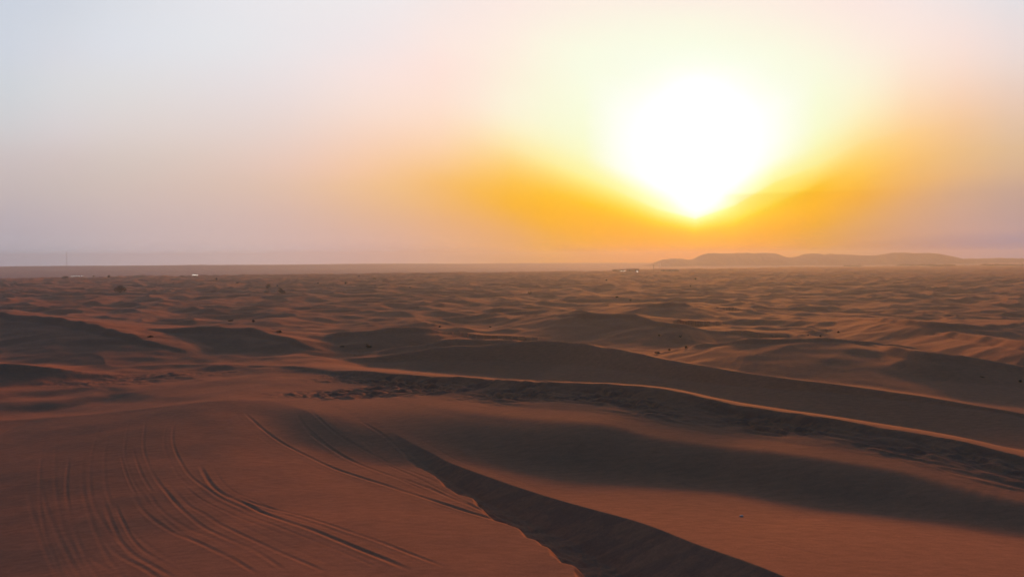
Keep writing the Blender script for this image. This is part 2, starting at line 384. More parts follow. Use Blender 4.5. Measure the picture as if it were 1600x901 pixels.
def terrain(x, y, masks=None):
    x = np.asarray(x, float).ravel(); y = np.asarray(y, float).ravel()
    r = np.hypot(x, y)
    z = ground_base(x, y)
    near = 0.12*noise(x/14, y/11, 21) + 0.05*noise(x/5, y/4, 22)
    z = z+near*sstep(10, 40, r)
    # open dune field behind the named dunes
    far = sstep(120, 215, r + 0.12*x)
    m = r > 100
    if m.any():
        zf = np.zeros_like(z); zf[m] = dune_field(x[m], y[m])
        grow = 0.75 + 0.5*sstep(200, 900, r)
        z = z*(1-far) + far*(zf*grow*.64 - 1.8)
    # far plain, lower than the dune field on the left
    azd = np.degrees(np.arctan2(x, np.maximum(y, 1e-6)))
    edge = 1010 + 4.0*np.clip(azd+5, 0, 60)**1.5 + 60*noise(azd/3.0, r*0, 31)
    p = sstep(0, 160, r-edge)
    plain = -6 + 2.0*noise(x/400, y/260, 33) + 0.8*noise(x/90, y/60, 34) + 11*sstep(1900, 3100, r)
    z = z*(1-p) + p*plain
    churn_shade = np.zeros_like(z)
    # named dunes
    for k, (C, fw, ft, churn, kind) in enumerate(RC):
        reach = fw*2.6
        lo, hi = C[:, :2].min(0)-reach, C[:, :2].max(0)+reach
        idx = np.nonzero((x > lo[0]) & (x < hi[0]) & (y > lo[1]) & (y < hi[1]))[0]
        if not len(idx): continue
        xx, yy = x[idx], y[idx]
        wob = 0.35*noise(xx/9, yy/9, 40+k) + 0.9*noise(xx/33, yy/33, 60+k)*(fw > 20)
        sd, ex, arc = curve_dist(xx+wob*0.5, yy+wob*0.6, C, reach)
        c, dr, par, bandw = ex
        if kind == '' and k > 3: dr = dr*.45
        if kind == 'terraced': c = c + (.2*noise(arc/7, arc*0, 87) + .08*noise(arc/2.3, arc*0, 88))*np.exp(-np.abs(np.clip(sd, -90, 90))/2.2)
        s = np.maximum(sd, 0); q = np.maximum(-sd, 0)
        low = 2.0
        if kind == 'ramp':
            zfar = c - par*s - .0012*s*s
        else:
            zfar = c - (c+low)*(1-np.exp(-(s/fw)**(1.7 if kind == 'terraced' else 1.25)))
        run = dr/TAN_SLIP
        foot = c-dr
        zs = c - np.minimum(q, run)*TAN_SLIP
        if kind == 'terraced':        # short slip face, rutted strip, gentle lane, then a smooth steeper flank
            a = np.clip((c+1.6)/5.6, .3, 1.1)
            qq = (q-run)/par
            d1 = .105*np.clip(qq, 0, 8) + .04*np.clip(qq-8, 0, 7)
            d2 = 3.3*sstep(12, 29, qq)*bandw
            zs = np.where(q > run, foot - a*(d1*par+d2) - .06*np.maximum(qq-28, 0), zs)
        else:
            b0 = .8 if kind == 'low' else 2.2
            zs = np.where(q > run, foot - (foot+b0)*(1-np.exp(-(np.maximum(q-run, 0)/ft)**1.4)), zs)
        ez = np.where(sd >= 0, zfar, zs)
        if churn:
            wid = run*0.65+.4 if kind == 'ramp' else 4.2*par
            band = np.exp(-((q-(run*0.6 if kind == 'ramp' else 4.0*par))/wid)**2)*(sd < 0)*np.clip(c*.6, 0, 1.2)
            band = band*np.clip(.75+1.3*noise(arc/9, q/5, 75), 0.1, 1.5)
            if kind == 'terraced': churn_shade[idx] = np.maximum(churn_shade[idx], np.clip(band*1.1, 0, 1))
            t = np.abs(noise(arc/4.2+.5*noise(xx/3, yy/3, 71), q/1.1, 72))
            t2 = np.abs(noise(arc/1.6, q/.6, 73))
            ez = ez - churn*band*((.55 if kind == 'terraced' else .42)*(0.42-t)+0.25*(.5-t2))
        if kind == 'terraced': ez = ez - 5*(1-sstep(0, 14, arc))
        ez = ez - 4*sstep(.5, .97, np.abs(sd)/reach)
        ez = np.where(np.abs(sd) > reach*.98, -9, ez)
        if kind == 'ramp':            # hollow scooped out at the toe, its near bank a crisp convex edge
            ew = q + .6*noise(arc/4.1, arc*0, 76) + .3*noise(arc/1.5, q/3, 77) + .5*np.clip(noise(arc/2.6, arc*0+3, 78)-.25, 0, 1)
            wfl = run + 1.15*dr*np.clip(c*1.2, 0, 1)
            bank = foot + np.maximum(ew-wfl, 0)*1.1
            hol = np.maximum(foot + np.clip(dr-.5, 0, 1)*(.2*np.abs(noise(arc/2.2+.5*noise(xx/2, yy/2, 79), q/.8, 84)) + .12*np.abs(noise(arc/.9, q/.4, 85))), bank)
            inside = (sd < 0) & (abs(sd) < reach*.98) & (c > -.25)
            churn_shade[idx] = np.maximum(churn_shade[idx], np.where(inside & (q < wfl+.4), np.clip(.2+dr*.15, 0, .5), 0))  # shade of the hollow painted deeper with the dark sand colour
            zb = np.where(inside, -smax(-z[idx], -hol, .12), z[idx])
            face = c - np.minimum(q, run)*TAN_SLIP
            zb = np.where(inside, np.maximum(zb, np.where(q <= run, face, -9)), zb)
            ez = np.where(inside, zb, ez)
            zz = np.where(inside, zb, smax(ez, z[idx], 0.35))
        else:
            zz = smax(ez, z[idx], .9 if kind == 'terraced' else .35)
        z[idx] = np.where(ez > -8, zz, z[idx])
    # smaller hummocks over everything but the driven plateau
    hm = np.nonzero((r > 95) & (r < 1500))[0]
    if len(hm):
        xx, yy = x[hm], y[hm]
        b1 = .55*noise(xx/11+.4*noise(xx/20, yy/20, 51), yy/7, 52)
        z[hm] += sstep(95, 150, r[hm])*(.34*np.clip(1-2*np.abs(noise(xx/15, (yy+1.2*b1)/11, 53)), -.5, 1) + b1*.5 + .16*noise(xx/4.5, yy/3, 54))
    # churned patch at the head of the tracks
    for (px, py, zz, rx, ry, amp) in CHURN:
        p0 = unproj(px, py, zz)
        idx = np.nonzero((abs(x-p0[0]) < rx*2) & (abs(y-p0[1]) < ry*2))[0]
        if len(idx):
            xx, yy = x[idx], y[idx]
            e = np.exp(-(((xx-p0[0])/rx)**2+((yy-p0[1])/ry)**2)*1.6)
            n = np.abs(noise(xx/3.0, yy/1.8, 81))*1.1 + np.abs(noise(xx/1.3, yy/.8, 82))*.5
            z[idx] += amp*e*(n-.4)
            churn_shade[idx] = np.maximum(churn_shade[idx], np.clip(1.5*e, 0, 1))
    # tyre tracks
    nearv = np.nonzero((r > 25) & (r < 140) & (y > 0))[0]
    if len(nearv):
        xx, yy = x[nearv], y[nearv]; dz = np.zeros_like(xx)
        for ti, (C, L, depth, wd, twin) in enumerate(TC):
            depth = depth*(1.9 if ti < 6 else 1.45 if ti in (7, 8) else 1.0)
            sd, ex, arc = curve_dist(xx, yy, C, 3.2)
            fade = np.where(abs(sd) < 1e8, sstep(0, 6, arc)*sstep(0, 2.5, L-arc), 0)
            fade = fade*np.clip(.75+.7*noise(arc/7.0, arc*0+depth*50, 91), .15, 1.2)*.38
            for off in ((0,) if not twin else (-.85, .85)):
                u = (sd-off)/wd
                dz += depth*fade*(-np.exp(-u*u*2.2)+.4*np.exp(-((u-1.25)/.55)**2)+.4*np.exp(-((u+1.25)/.55)**2))
        z[nearv] += dz
    if masks is not None:
        masks['churn_shade'] = churn_shade; masks['gravel'] = p
    return z

CHURN = [(640,613,1.4,9,2.6,.6),(720,612,1.9,8,2.4,.6),(800,614,2.6,8,2.4,.55),(520,616,.9,10,3.2,.55),(600,606,1.3,10,2.6,.5),(560,626,.6,6,2.0,.4),(275,583,0,16,6,.35),(150,598,-.5,12,5,.3)]
TC = []
_rt = random.Random(21)
for pts, depth, wd, twin in list(TRACKS[:21]):          # fainter, older wheel marks running along the fresh ones
    for _ in range(1):
        ox, sc_ = _rt.choice([-1, 1])*_rt.uniform(12, 42), _rt.uniform(.8, 1.25)
        TRACKS.append(([(a+ox*sc_*(.4+.8*(b-560)/340), b-.12*ox) for a, b in pts], _rt.uniform(.014, .03), _rt.uniform(.14, .22), 0))
for pts, depth, wd, twin in TRACKS:
    C = spline([unproj(a, b, (0.0 if a < 840 and b > 640 else .8)) for a, b in pts], 8)[:, :2]
    C = np.hstack([C, np.zeros((len(C), 1))])
    L = np.linalg.norm(np.diff(C[:, :2], axis=0), axis=1).sum()
    TC.append((C, L, depth, wd, twin))

# ------------------------------------------------------------------ materials
def new_mat(name, rough=.8):
    m = bpy.data.materials.new(name); m.use_nodes = True
    nt = m.node_tree; b = nt.nodes['Principled BSDF']
    b.inputs['Roughness'].default_value = rough
    return m, nt, b

def simple_mat(name, col, rough=.7, var=.12, scale=3.0, metallic=0.0):
    m, nt, b = new_mat(name, rough)
    b.inputs['Metallic'].default_value = metallic
    tc = nt.nodes.new('ShaderNodeTexCoord')
    n = nt.nodes.new('ShaderNodeTexNoise'); n.inputs['Scale'].default_value = scale; n.inputs['Detail'].default_value = 4
    nt.links.new(tc.outputs['Object'], n.inputs['Vector'])
    mx = nt.nodes.new('ShaderNodeMix'); mx.data_type = 'RGBA'
    nt.links.new(n.outputs['Fac'], mx.inputs['Factor'])
    mx.inputs[6].default_value = tuple(c*(1-var) for c in col)+(1,)
    mx.inputs[7].default_value = tuple(min(1, c*(1+var)) for c in col)+(1,)
    nt.links.new(mx.outputs[2], b.inputs['Base Color'])
    return m

def sand_mat():
    m, nt, b = new_mat('sand', .95)
    b.inputs['Specular IOR Level'].default_value = 0.1
    geo = nt.nodes.new('ShaderNodeNewGeometry')
    def nz(scale, detail, mapping=None, rough=.55):
        n = nt.nodes.new('ShaderNodeTexNoise')
        n.inputs['Scale'].default_value = scale; n.inputs['Detail'].default_value = detail
        n.inputs['Roughness'].default_value = rough
        mp = nt.nodes.new('ShaderNodeMapping'); mp.inputs['Scale'].default_value = mapping or (1, 1, 1); mp.inputs['Rotation'].default_value = (0, 0, rad(35))
        nt.links.new(geo.outputs['Position'], mp.inputs['Vector'])
        nt.links.new(mp.outputs[0], n.inputs['Vector'])
        return n.outputs['Fac']
    big = nz(.03, 5); fine = nz(2.5, 6, (.35, 1.0, 1)); rip = nz(1.1, 5, (.25, 1.2, 1), .7)
    mx = nt.nodes.new('ShaderNodeMix'); mx.data_type = 'RGBA'
    nt.links.new(big, mx.inputs['Factor'])
    mx.inputs[6].default_value = (.48, .172, .080, 1); mx.inputs[7].default_value = (.56, .220, .108, 1)
    mx2 = nt.nodes.new('ShaderNodeMix'); mx2.data_type = 'RGBA'; mx2.blend_type = 'MULTIPLY'
    mx2.inputs['Factor'].default_value = 1.0
    nt.links.new(mx.outputs[2], mx2.inputs[6])
    rp = nt.nodes.new('ShaderNodeMapRange'); nt.links.new(fine, rp.inputs[0])
    rp.inputs[1].default_value, rp.inputs[2].default_value = .3, .7
    rp.inputs[3].default_value, rp.inputs[4].default_value = .85, 1.08
    nt.links.new(rp.outputs[0], mx2.inputs[7])
    # sand torn up by wheels turns over darker, coarser grains in ragged streaks; the same colour paints deeper shade into the hollow; the far plain is paler gravel
    def attr(n):
        a = nt.nodes.new('ShaderNodeAttribute'); a.attribute_name = n; return a.outputs['Fac']
    rag = nz(.55, 6, (.3, 1.6, 1), .65)
    rr = nt.nodes.new('ShaderNodeMapRange'); nt.links.new(rag, rr.inputs[0])
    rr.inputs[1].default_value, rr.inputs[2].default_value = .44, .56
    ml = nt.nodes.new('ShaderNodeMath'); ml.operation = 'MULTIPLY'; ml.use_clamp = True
    nt.links.new(rr.outputs[0], ml.inputs[0]); nt.links.new(attr('churn_shade'), ml.inputs[1])
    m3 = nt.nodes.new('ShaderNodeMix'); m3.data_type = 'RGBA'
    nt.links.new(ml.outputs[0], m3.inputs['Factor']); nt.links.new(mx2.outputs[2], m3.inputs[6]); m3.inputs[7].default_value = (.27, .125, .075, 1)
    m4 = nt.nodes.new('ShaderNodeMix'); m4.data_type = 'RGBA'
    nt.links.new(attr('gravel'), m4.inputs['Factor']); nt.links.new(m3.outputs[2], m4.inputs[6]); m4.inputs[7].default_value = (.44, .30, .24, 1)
    grain = nz(8.0, 3, None, .7)
    gr = nt.nodes.new('ShaderNodeMapRange'); nt.links.new(grain, gr.inputs[0])
    gr.inputs[1].default_value, gr.inputs[2].default_value = .3, .7
    gr.inputs[3].default_value, gr.inputs[4].default_value = .9, 1.1
    m5 = nt.nodes.new('ShaderNodeMix'); m5.data_type = 'RGBA'; m5.blend_type = 'MULTIPLY'; m5.inputs['Factor'].default_value = 1.0
    nt.links.new(m4.outputs[2], m5.inputs[6]); nt.links.new(gr.outputs[0], m5.inputs[7])
    nt.links.new(m5.outputs[2], b.inputs['Base Color'])
    bp = nt.nodes.new('ShaderNodeBump'); bp.inputs['Strength'].default_value = .24; bp.inputs['Distance'].default_value = .08
    nt.links.new(rip, bp.inputs['Height']); nt.links.new(bp.outputs[0], b.inputs['Normal'])
    return m
SAND = sand_mat()

# ------------------------------------------------------------------ ground sheet
def build_ground():
    az = np.concatenate([np.arange(-180, -46, 2.0), np.arange(-45, 45, .068), np.arange(46, 180, 2.0)])
    az = np.radians(az)
    rr = [1.0]
    while rr[-1] < 3120:
        r = rr[-1]
        rr.append(r*(1.06 if r < 27 else 1.0028 if r < 112 else 1.0055 if r < 1300 else 1.012))
    rr = np.array(rr); nr, na = len(rr), len(az)
    X = (rr[:, None]*np.sin(az)[None]).ravel(); Y = (rr[:, None]*np.cos(az)[None]).ravel()
    masks = {}
    Z = terrain(X, Y, masks)
    X = np.append(X, 0); Y = np.append(Y, 0); Z = np.append(Z, Z[:na].mean())
    co = np.stack([X, Y, Z], 1).astype(np.float32)
    i = np.arange(nr-1)[:, None]*na; j = np.arange(na)[None]; jn = (j+1) % na
    quads = np.stack([i+j, i+na+j, i+na+jn, i+jn], -1).reshape(-1, 4)[:, ::-1]
    tris = np.stack([np.full(na, nr*na), np.arange(na), (np.arange(na)+1) % na], -1)[:, ::-1]
    me = bpy.data.meshes.new('ground')
    nq, ntr = len(quads), len(tris)
    me.vertices.add(len(co)); me.vertices.foreach_set('co', co.ravel())
    me.loops.add(nq*4+ntr*3)
    me.loops.foreach_set('vertex_index', np.concatenate([quads.ravel(), tris.ravel()]).astype(np.int32))
    me.polygons.add(nq+ntr)
    st = np.concatenate([np.arange(nq)*4, nq*4+np.arange(ntr)*3]).astype(np.int32)
    me.polygons.foreach_set('loop_start', st)
    me.update(calc_edges=True)
    me.polygons.foreach_set('use_smooth', np.ones(nq+ntr, bool))
    me.update()
    print('ground verts', len(co), 'up', me.polygons[nq//2].normal.z)
    o = bpy.data.objects.new('ground', me); COL.objects.link(o)
    o['kind'] = 'structure'
    for nm in ('churn_shade', 'gravel'):
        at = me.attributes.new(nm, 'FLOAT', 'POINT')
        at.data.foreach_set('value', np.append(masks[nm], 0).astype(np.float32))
    me.materials.append(SAND)
build_ground()

# ------------------------------------------------------------------ haze: one closed box of even dusty air
def build_haze():
    bm = bmesh.new()
    bmesh.ops.create_cube(bm, size=1)
    for v in bm.verts:
        v.co = Vector((v.co.x*6400, v.co.y*6400, -14 if v.co.z < 0 else 54))
    me = bpy.data.meshes.new('haze'); bm.to_mesh(me); bm.free()
    o = bpy.data.objects.new('haze', me); COL.objects.link(o); o['kind'] = 'stuff'
    m = bpy.data.materials.new('haze'); m.use_nodes = True
    nt = m.node_tree; nt.nodes.clear()
    v = nt.nodes.new('ShaderNodeVolumePrincipled'); out = nt.nodes.new('ShaderNodeOutputMaterial')
    v.inputs['Color'].default_value = HAZE_COLOR+(1,)
    v.inputs['Density'].default_value = HAZE_DENSITY
    v.inputs['Anisotropy'].default_value = HAZE_G
    nt.links.new(v.outputs[0], out.inputs['Volume'])
    me.materials.append(m)
build_haze()

# ------------------------------------------------------------------ where a sight line meets the ground
def hits(pts, rmax=9e9):
    """world points on the terrain seen at the given photo positions"""
    t = np.concatenate([np.linspace(30, 400, 900), np.linspace(401, 4300, 2600)])
    D = np.array([pix_dir(px, py) for px, py in pts])
    X = D[:, 0:1]*t; Y = D[:, 1:2]*t; Zr = CAM_H + D[:, 2:3]*t
    G = terrain(X.ravel(), Y.ravel()).reshape(X.shape)
    out = []
    for i in range(len(pts)):
        below = np.nonzero(Zr[i] <= G[i])[0]
        k = below[0] if len(below) else len(t)-1
        if t[k] > rmax:               # the sight line clears the last crest: stand on that crest
            m = (t < rmax)*1.0
            k = int(np.argmax(np.where((t < rmax) & (t > 400), (G[i]-CAM_H)/t, -9)))
        out.append((X[i, k], Y[i, k], G[i, k]))
    return out

def gz(x, y): return float(terrain(np.array([x]), np.array([y]))[0])

# ------------------------------------------------------------------ mesh helpers
def add_box(bm, c, d, bev=0.0, taper=1.0):
    r = bmesh.ops.create_cube(bm, size=1)
    vs = r['verts']
    for v in vs:
        k = taper if v.co.z > 0 else 1.0
        v.co = Vector((c[0]+v.co.x*d[0]*k, c[1]+v.co.y*d[1]*k, c[2]+v.co.z*d[2]))
    if bev:
        es = list({e for v in vs for e in v.link_edges})
        bmesh.ops.bevel(bm, geom=es, offset=bev, segments=2, affect='EDGES')

def add_tube(bm, pts, radii, n=7, cap=True):
    rings = []
    for i, p in enumerate(pts):
        p = Vector(p)
        a = Vector(pts[max(i-1, 0)]); b = Vector(pts[min(i+1, len(pts)-1)])
        d = (b-a).normalized()
        u = d.orthogonal().normalized(); w = d.cross(u)
        rings.append([bm.verts.new(p + radii[i]*(math.cos(2*math.pi*k/n)*u + math.sin(2*math.pi*k/n)*w)) for k in range(n)])
    for r0, r1 in zip(rings[:-1], rings[1:]):
        for k in range(n): bm.faces.new((r0[k], r0[(k+1) % n], r1[(k+1) % n], r1[k]))
    if cap:
        bm.faces.new(rings[0][::-1]); bm.faces.new(rings[-1])

def add_prism(bm, prof, x0, x1):
    """closed profile in the y-z plane pushed out along x"""
    a = [bm.verts.new((x0, y, z)) for y, z in prof]; b = [bm.verts.new((x1, y, z)) for y, z in prof]
    n = len(prof)
    for k in range(n): bm.faces.new((a[k], a[(k+1) % n], b[(k+1) % n], b[k]))
    bm.faces.new(a[::-1]); bm.faces.new(b)

def obj(name, bm, mat, parent=None, smooth=False):
    bmesh.ops.recalc_face_normals(bm, faces=bm.faces)
    me = bpy.data.meshes.new(name); bm.to_mesh(me); bm.free()
    if smooth:
        me.polygons.foreach_set('use_smooth', [True]*len(me.polygons))
    me.materials.append(mat)
    o = bpy.data.objects.new(name, me); COL.objects.link(o)
    if parent: o.parent = parent
    return o

def tag(o, label, cat, group=None):
    o['label'] = label; o['category'] = cat
    if group: o['group'] = group
    return o

def thing(name, label, cat, loc=(0, 0, 0), rz=0.0, group=None):
    o = bpy.data.objects.new(name, None); COL.objects.link(o)
    o.empty_display_size = .5
    o.location = loc; o.rotation_euler = (0, 0, rz)
    return tag(o, label, cat, group)

def dup(root, label, loc, rz, scale=(1, 1, 1), cat=None):
    r = root.copy(); COL.objects.link(r)
    r.location = loc; r.rotation_euler = (0, 0, rz); r.scale = scale; r['label'] = label
    for ch in list(root.children):
        c = ch.copy(); COL.objects.link(c); c.parent = r
        for g in ch.children:
            d = g.copy(); COL.objects.link(d); d.parent = c
    return r

# ------------------------------------------------------------------ hills on the skyline
def build_hills():
    prof = [(985,417),(1008,414.5),(1022,411),(1030,407.6),(1036,405.4),(1045,404.5),(1052,403.7),(1060,403.7),(1068,404.5),(1078,405.8),(1085,404.3),(1093,400),(1105,395.7),(1118,395.2),(1135,395.7),(1150,395.5),(1165,394.6),(1180,395.5),(1200,395),(1209,395.5),(1218,398.5),(1228,401.7),(1236,402),(1250,400),(1258,396.8),(1268,395.4),(1278,396.2),(1290,398),(1297,396.4),(1310,396.8),(1330,398.2),(1350,399),(1370,398.9),(1382,396.8),(1395,394.9),(1410,394.2),(1430,395.6),(1450,395),(1462,396),(1475,398.6),(1490,402.6),(1502,404.4),(1520,403.9),(1545,403.6),(1560,402.8),(1580,403.6),(1610,403.2),(1660,404.5),(1720,403.2),(1800,406)]
    Y0 = 2350.0
    xs = np.arange(985, 1800, 1.0)
    pz = np.interp(xs, [p[0] for p in prof], [p[1] for p in prof])
    pz = pz + .7*noise(xs/13, xs*0, 211) + .45*noise(xs/5, xs*0, 212)
    X, H = [], []
    for px, py in zip(xs, pz):
        d = pix_dir(px, py); X.append(d[0]/d[1]*Y0); H.append(CAM_H + d[2]/d[1]*Y0)
    X, H = np.array(X), np.array(H)
    vs = np.linspace(-1, 1, 41)
    bm = bmesh.new(); grid = []
    for v in vs:
        prof_v = np.clip(1-abs(v)**1.6, 0, 1)
        yy = Y0 + v*170 + 0*X
        gul = noise(X/38+.3, yy/55, 201)*.24 + noise(X/15, yy/22, 202)*.13
        base = -10.0
        zz = base + (H-base)*np.clip(prof_v*(1+gul*(1-prof_v)*2.2), 0, 1.0)
        grid.append([bm.verts.new((a, b, c)) for a, b, c in zip(X, yy, zz)])
    for r0, r1 in zip(grid[:-1], grid[1:]):
        for k in range(len(xs)-1): bm.faces.new((r0[k], r0[k+1], r1[k+1], r1[k]))
    o = obj('hills', bm, simple_mat('hill_rock', (.24, .165, .12), .95, .25, .02), smooth=True)
    o['kind'] = 'structure'
build_hills()

# ------------------------------------------------------------------ shrubs
LEAF = simple_mat('shrub_leaf', (.045, .048, .026), .8, .4, 6.0)
BARK = simple_mat('shrub_bark', (.13, .095, .065), .9, .2, 9.0)
def make_shrub(kind, seed):
    """a unit-wide desert shrub, thin stems fanning out of one root into ragged clumps of small leaves"""
    R = random.Random(seed)
    lobes = {'round': [(0, 0, .34, .36, .30), (-.22, .08, .24, .24, .2), (.2, -.06, .26, .26, .22), (.02, .1, .46, .2, .16)],
             'flat': [(-.25, 0, .13, .26, .12), (.05, .04, .17, .28, .14), (.3, -.03, .11, .22, .1)],
             'lobed': [(-.2, 0, .40, .26, .26), (-.14, .05, .2, .3, .18), (.2, 0, .17, .3, .16), (.36, .03, .12, .16, .1)],
             'vee': [(-.24, 0, .34, .2, .24), (.26, .04, .40, .2, .26), (0, 0, .12, .26, .12)]}[kind]
    t = thing('desert_shrub', 'desert shrub', 'shrub', group='shrubs scattered over the dunes')
    sb = bmesh.new()
    for (cx, cyy, cz, rx, rz) in lobes:
        for _ in range(5):
            e = (cx+R.uniform(-.6, .6)*rx, cyy+R.uniform(-.6, .6)*rx, cz+R.uniform(-.2, .7)*rz)
            m = (e[0]*.45+R.uniform(-.03, .03), e[1]*.45, e[2]*.55)
            add_tube(sb, [(R.uniform(-.03, .03), R.uniform(-.03, .03), -.08), m, e], [.016, .011, .004], 5, False)
    lb = bmesh.new()
    for (cx, cyy, cz, rx, rz) in lobes:
        for _ in range(int(260*rx/.3)):
            a, b = R.uniform(0, 2*math.pi), R.uniform(-1, 1)
            rr = R.uniform(.25, 1.05)**.6
            q = math.sqrt(1-b*b)
            p = Vector((cx+rx*rr*q*math.cos(a), cyy+rx*rr*q*math.sin(a), max(.0, cz+rz*rr*b)))
            u = Vector((R.uniform(-1, 1), R.uniform(-1, 1), R.uniform(-1, 1))).normalized()*R.uniform(.02, .045)
            w = u.cross(Vector((R.uniform(-1, 1), R.uniform(-1, 1), R.uniform(-1, 1)))).normalized()*R.uniform(.012, .028)
            lb.faces.new([lb.verts.new(p+k) for k in (-u, w, u, -w)])
    obj('stem', sb, BARK, t); obj('foliage', lb, LEAF, t)
    return t

SHRUBS = [  # photo x, y of the foot, width in photo pixels, kind, label
 (188,457,15,'round','largest lone dark round bush among the dunes on the left, below the row of cars'),
 (102,434,10,'flat','low wide dark bush on the dune edge just below the tall thin mast'),
 (170,434,5,'round','small dark bush on the dune edge right of the row of parked cars'),
 (146,430,3,'round','tiny bush on the far dune skyline, first one right of the row of cars'),
 (338,437.5,4,'round','small dark bush a little right of and below the two cars with bright headlamps'),
 (371,442,5,'flat','small low bush halfway between the bright-headlamp pair and the bush cluster'),
 (419,450,10,'round','wide dark mounded bush at the upper left of the bush cluster left of centre'),
 (416,457,8,'flat','low spreading bush at the lower left of the bush cluster left of centre'),
 (433.5,448,3,'round','tiniest bush of the cluster left of centre, just above its largest one'),
 (440,458,12,'lobed','largest bush of the cluster left of centre, one side tall and one low'),
 (497,443,3,'round','tiny bush alone right of the bush cluster left of centre'),
 (540,444,5,'round','small dark bush between the bush cluster and the middle of the photo'),
 (585,436,6,'flat','low faint bush close to the hazy edge of the dune field, left of centre'),
 (561,431.5,3,'round','tiny faded bush at the hazy edge of the dune field, left of centre'),
 (641,449.5,4,'flat','small low bush on pale dunes, first one left of the photo centre'),
 (828,459.5,7,'vee','bush with two upright tufts like a letter V at the centre of the dune field'),
 (964,464.5,8,'flat','wide low bush on a dune below the distant camp, left of a small one'),
 (985,470.5,4,'round','small compact bush just right of and below the wide low one under the camp'),
 (947.5,438.5,5,'flat','faint low bush in the haze right below the left end of the distant camp'),
 (1087,436.5,4,'round','faint small bush in the orange haze below the sun and the hills'),
 (1079,448.5,4,'flat','faint low bush on the dunes beneath the sun, nearer than the haze line'),
 (1072,544,5,'round','dark bush on the slope right of the wide one at the dune foot, centre right'),
 (1027,552,9,'flat','wide dark bush at the foot of the big right-hand dune, centre right'),
 (1030,525,3,'round','tiny bush on bare sand straight above the wide bush at the big dune foot'),
 (1046,547.5,3,'round','tiny bush between the wide bush and the dark bush at the big dune foot'),
 (1063,526.5,4,'vee','small open bush above the dark bush on the slope, centre right'),
 (1310,520,4,'round','largest of three small bushes in a row on the dunes below the hills'),
 (1282,527,3,'round','middle one of three small bushes in a row on the dunes below the hills'),
 (1262,524,3,'flat','leftmost of three small bushes in a row on the dunes below the hills'),
 (1534,591,6,'flat','small dark low bush on the sand near the right edge of the photo'),
 (1594,598,6,'round','small dark rounded bush cut close by the right edge of the photo'),
 (535,541.5,7,'flat','low bush in the hollow left of centre, left one of two'),
 (576,543,9,'lobed','uneven low bush in the hollow left of centre, right one of two'),
 (687,511,4,'round','small bush on the dune tops left of the photo centre, left one of two'),
 (766,511,5,'flat','low bush on the dune tops near the photo centre, right one of two'),
 (361,501.5,8,'flat','low dark bush on a pale crest above the dark slip face, left of centre'),
 (396,503,5,'round','small bush just right of the low one on the pale crest, left of centre'),
 (235,527,8,'flat','low dark bush at the shaded foot of the left-hand dunes'),
 (436,519.5,9,'flat','low streak-like bush on the lit dune crest left of centre'),
]
protos = {}
H = hits([(a, b) for a, b, *_ in SHRUBS], 1150)
RS = random.Random(5)
for (px, py, w, kind, label), (x, y, z) in zip(SHRUBS, H):
    size = max(.8, min(9, w/F*math.hypot(x, y)*1.1))
    rz = RS.uniform(-.5, .5) if kind in ('lobed', 'vee') else RS.uniform(0, 6.28)
    if kind not in protos:
        protos[kind] = make_shrub(kind, len(protos)+3)
        r = protos[kind]; r.location = (x, y, z-.06*size); r.rotation_euler.z = rz; r.scale = (size,)*3; r['label'] = label
    else:
        dup(protos[kind], label, (x, y, z-.06*size), rz, (size, size, size*RS.uniform(.85, 1.15)))

